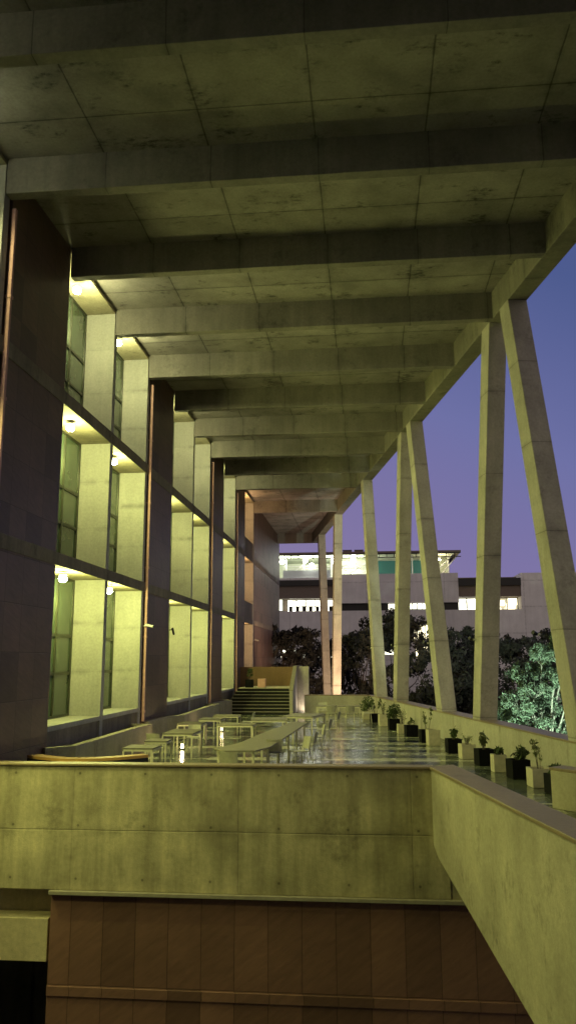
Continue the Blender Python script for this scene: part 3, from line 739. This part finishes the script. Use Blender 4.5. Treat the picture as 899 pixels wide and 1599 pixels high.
# ------------------------------------------------------------------ far building
fb=empty('far_building',(4,100,-9),'broad concrete building far behind the trees with lit window bands and a lit roof deck','building')
YF=100.0
def fbx(name,x0,x1,z0,z1,mat,y0=YF,y1=YF+16,par=fb): return MB().box(x0,x1,y0,y1,z0,z1).build(name,mat,par,world=True)
LITW=lit_room('warm_lit_room',(1,.88,.55),3.2); LITC=lit_room('bright_lit_room',(1,.97,.75),4.2,.5,1.1)
fbx('lower_wall',-24,26,-9,6.05,C_FAR)
fbx('storey_core',-24,19,6.05,10.3,C_FARD,YF+3,YF+16)
fbx('middle_wall',-4.2,11.3,6.98,10.62,C_FAR)
fbx('dark_slot',-4.2,11.3,6.05,6.98,DARKM,YF+.5,YF+3)
fbx('right_block',18.86,34,6.05,10.5,C_FAR)
fbx('dark_strip',-24,-4.2,9.25,9.95,DARKM,YF-.1,YF+3)
fbx('dark_wall',-24,-4.2,7.68,9.25,C_FARD,YF+.2,YF+3)
fbx('dark_strip',11.3,18.86,9.0,9.9,DARKM,YF-.1,YF+3)  # dark strip stands in for the shade of a recess here
fbx('dark_wall',11.3,18.86,7.66,9.0,C_FARD,YF+.2,YF+3)
fbx('roof_floor',-24,11.3,9.95,10.3,C_FAR,YF+.6,YF+14)
def litwin(x0,x1,z0,z1,mat,nm,y=YF+.9):
    f=MB(); 
    for i in range(nm+1):
        x=x0+(x1-x0)*i/nm; f.box(x-.05,x+.05,y-.14,y-.02,z0,z1)
    f.box(x0,x1,y-.12,y-.02,z0,z0+.08); f.box(x0,x1,y-.12,y-.02,z1-.08,z1)
    w=f.build('window',DARKM,fb,world=True)
    o=MB().box(x0,x1,y,y+.1,z0,z1).build('lit_pane',mat); o.parent=w; o.location=(-fb.location.x,-fb.location.y,-fb.location.z)
litwin(-20,-10.6,6.1,7.66,LITC,5); litwin(-10.2,-4.3,6.1,7.66,LITC,5,YF+2.6)
litwin(11.4,14.8,6.1,7.64,LITC,3,YF+2.6); litwin(15.0,18.8,6.1,7.64,LITW,3,YF+2.6)
litwin(2.6,3.6,6.12,6.95,LITC,1,YF+.3); litwin(5.0,7.4,6.12,6.95,LITC,4,YF+.3)
litwin(2.4,4.2,3.6,4.4,LITW,2,YF-.02); litwin(5.6,7.5,2.5,4.3,LITW,4,YF-.02)
litwin(1.6,4.2,.6,1.4,LITC,2,YF-.02); litwin(5.8,7.6,.3,1.9,LITW,3,YF-.02)
litwin(-10.8,-3.6,.2,1.3,LITC,9,YF-.02)
# furniture silhouettes in the left lit gallery
for i in range(7):
    x=-9.9+i*.85
    m=MB(); m.box(x,x+.45,YF+1.6,YF+1.7,6.06,6.75); m.box(x-.1,x+.55,YF+1.5,YF+1.9,6.7,6.76); m.build('gallery_table',DARKM,fb,world=True)
# roof deck with steel truss canopy
rc=empty('roof_deck_canopy',(0,104,10.3),'flat steel truss canopy over the lit roof deck of the far building','canopy')
WT=plain('lit_white_underside',(.62,.66,.50),.5)
MB().box(-16,11.8,YF+.2,YF+12,13.25,13.5).build('roof_sheet',C_FARD,rc,world=True)
MB().box(-16,11.0,YF+.5,YF+12,13.12,13.248).build('ceiling',WT,rc,world=True)
m=MB()
for z in (12.7,13.2): m.box(-16,11.8,YF+.25,YF+.35,z-.05,z+.05)
x=-16
while x<11.5: 
    m.box(x-.04,x+.04,YF+.26,YF+.34,12.7,13.2); x+=.93
m.build('fascia_truss',DARKM,rc,world=True)
for x in (-10.2,-7.9,-4.4,-1.9,.2,5.8,10.3): MB().tube((x,YF+1.2,10.3),(x,YF+1.2,13.1),.07).build('post',WHITEM,rc,world=True)
for a,b_ in (((-10.2,10.3),(-8,12)),((-8.6,10.3),(-7.9,12.1)),((-4.4,10.9),(-2,12.2)),((-1.9,10.9),(-4.4,12.2)),((-2,10.9),(.2,12.2)),((.2,10.9),(-2,12.2)),((8.6,10.7),(10.9,13.1)),((9.5,10.7),(11.6,13.1))):
    MB().tube((a[0],YF+1.0,a[1]),(b_[0],YF+1.0,b_[1]),.06).build('brace',WHITEM,rc,world=True)
for z in (11.8,11.5): MB().box(-10.6,.2,YF+.95,YF+1.05,z-.05,z+.05).build('rail',WHITEM,rc,world=True)
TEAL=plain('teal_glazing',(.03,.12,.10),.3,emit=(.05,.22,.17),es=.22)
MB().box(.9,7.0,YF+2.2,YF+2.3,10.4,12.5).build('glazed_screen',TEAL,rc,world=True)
PAN=plain('grey_screen_panel',(.45,.5,.5),.4)
MB().box(-10.6,-4.5,YF+.9,YF+.95,10.3,11.3).build('railing_panel',PAN,rc,world=True)
MB().box(-4.2,.2,YF+6,YF+6.2,10.3,13.1).build('deck_wall',WT,rc,world=True)
MB().box(-16,-4.2,YF+9,YF+9.2,10.3,13.1).build('deck_wall',WT,rc,world=True)
MB().box(7,10.9,YF+6,YF+6.2,10.3,13.1).build('deck_wall',WT,rc,world=True)
for i,(x,z,pw,lab) in enumerate(((-10.7,12.4,900,'leftmost bright white lamp on the far roof deck'),(-7.7,12.55,700,'white lamp second from the left under the far roof canopy'),(-6.9,11.9,400,'lower white lamp hanging between the first lamps on the far roof deck'),(-4.1,12.4,800,'bright white lamp right of the two orange columns'),(-1.6,12.4,800,'bright white lamp over the latticed part of the far roof deck'),(9.2,12.4,500,'warm lamp at the right end of the far roof deck'))):
    p=empty('deck_lamp',(x,YF+.8,z),lab,'lamp','white lamps on the far roof deck')
    MB().tube((0,0,.18),(0,0,.75 if z<12.2 else .5),.02,n=6).build('rod',DARKM,p)
    m=MB(); bm=bmesh.new(); bmesh.ops.create_icosphere(bm,subdivisions=2,radius=.30 if i!=5 else .14); 
    m.add([v.co for v in bm.verts],[[v.index for v in f.verts] for f in bm.faces]); bm.free(); m.build('bulb',LAMPW,p,smooth=True)
    l=bpy.data.lights.new('deck_light','POINT'); l.energy=pw*.4; l.color=(.95,1,.82) if i<5 else (1,.85,.5); l.shadow_soft_size=.3
    o=bpy.data.objects.new('deck_light',l); link(o); o.parent=p; o.location=(0,.9,-.3)
for x in (-2.4,-.9):
    p=empty('roof_unit',(x,YF+3,13.5),'%s of the two small boxes on top of the far roof'%('left' if x<-2 else 'right'),'roof unit','boxes on the far roof')
    MB().box(-.55,.55,-.4,.4,.12,.5).build('body',C_FARD,p); MB().box(-.6,.6,-.45,.45,.5,.56).build('lid',DARKM,p)
    MB().box(-.5,-.42,-.3,.3,0,.12).build('foot',DARKM,p); MB().box(.42,.5,-.3,.3,0,.12).build('foot',DARKM,p)
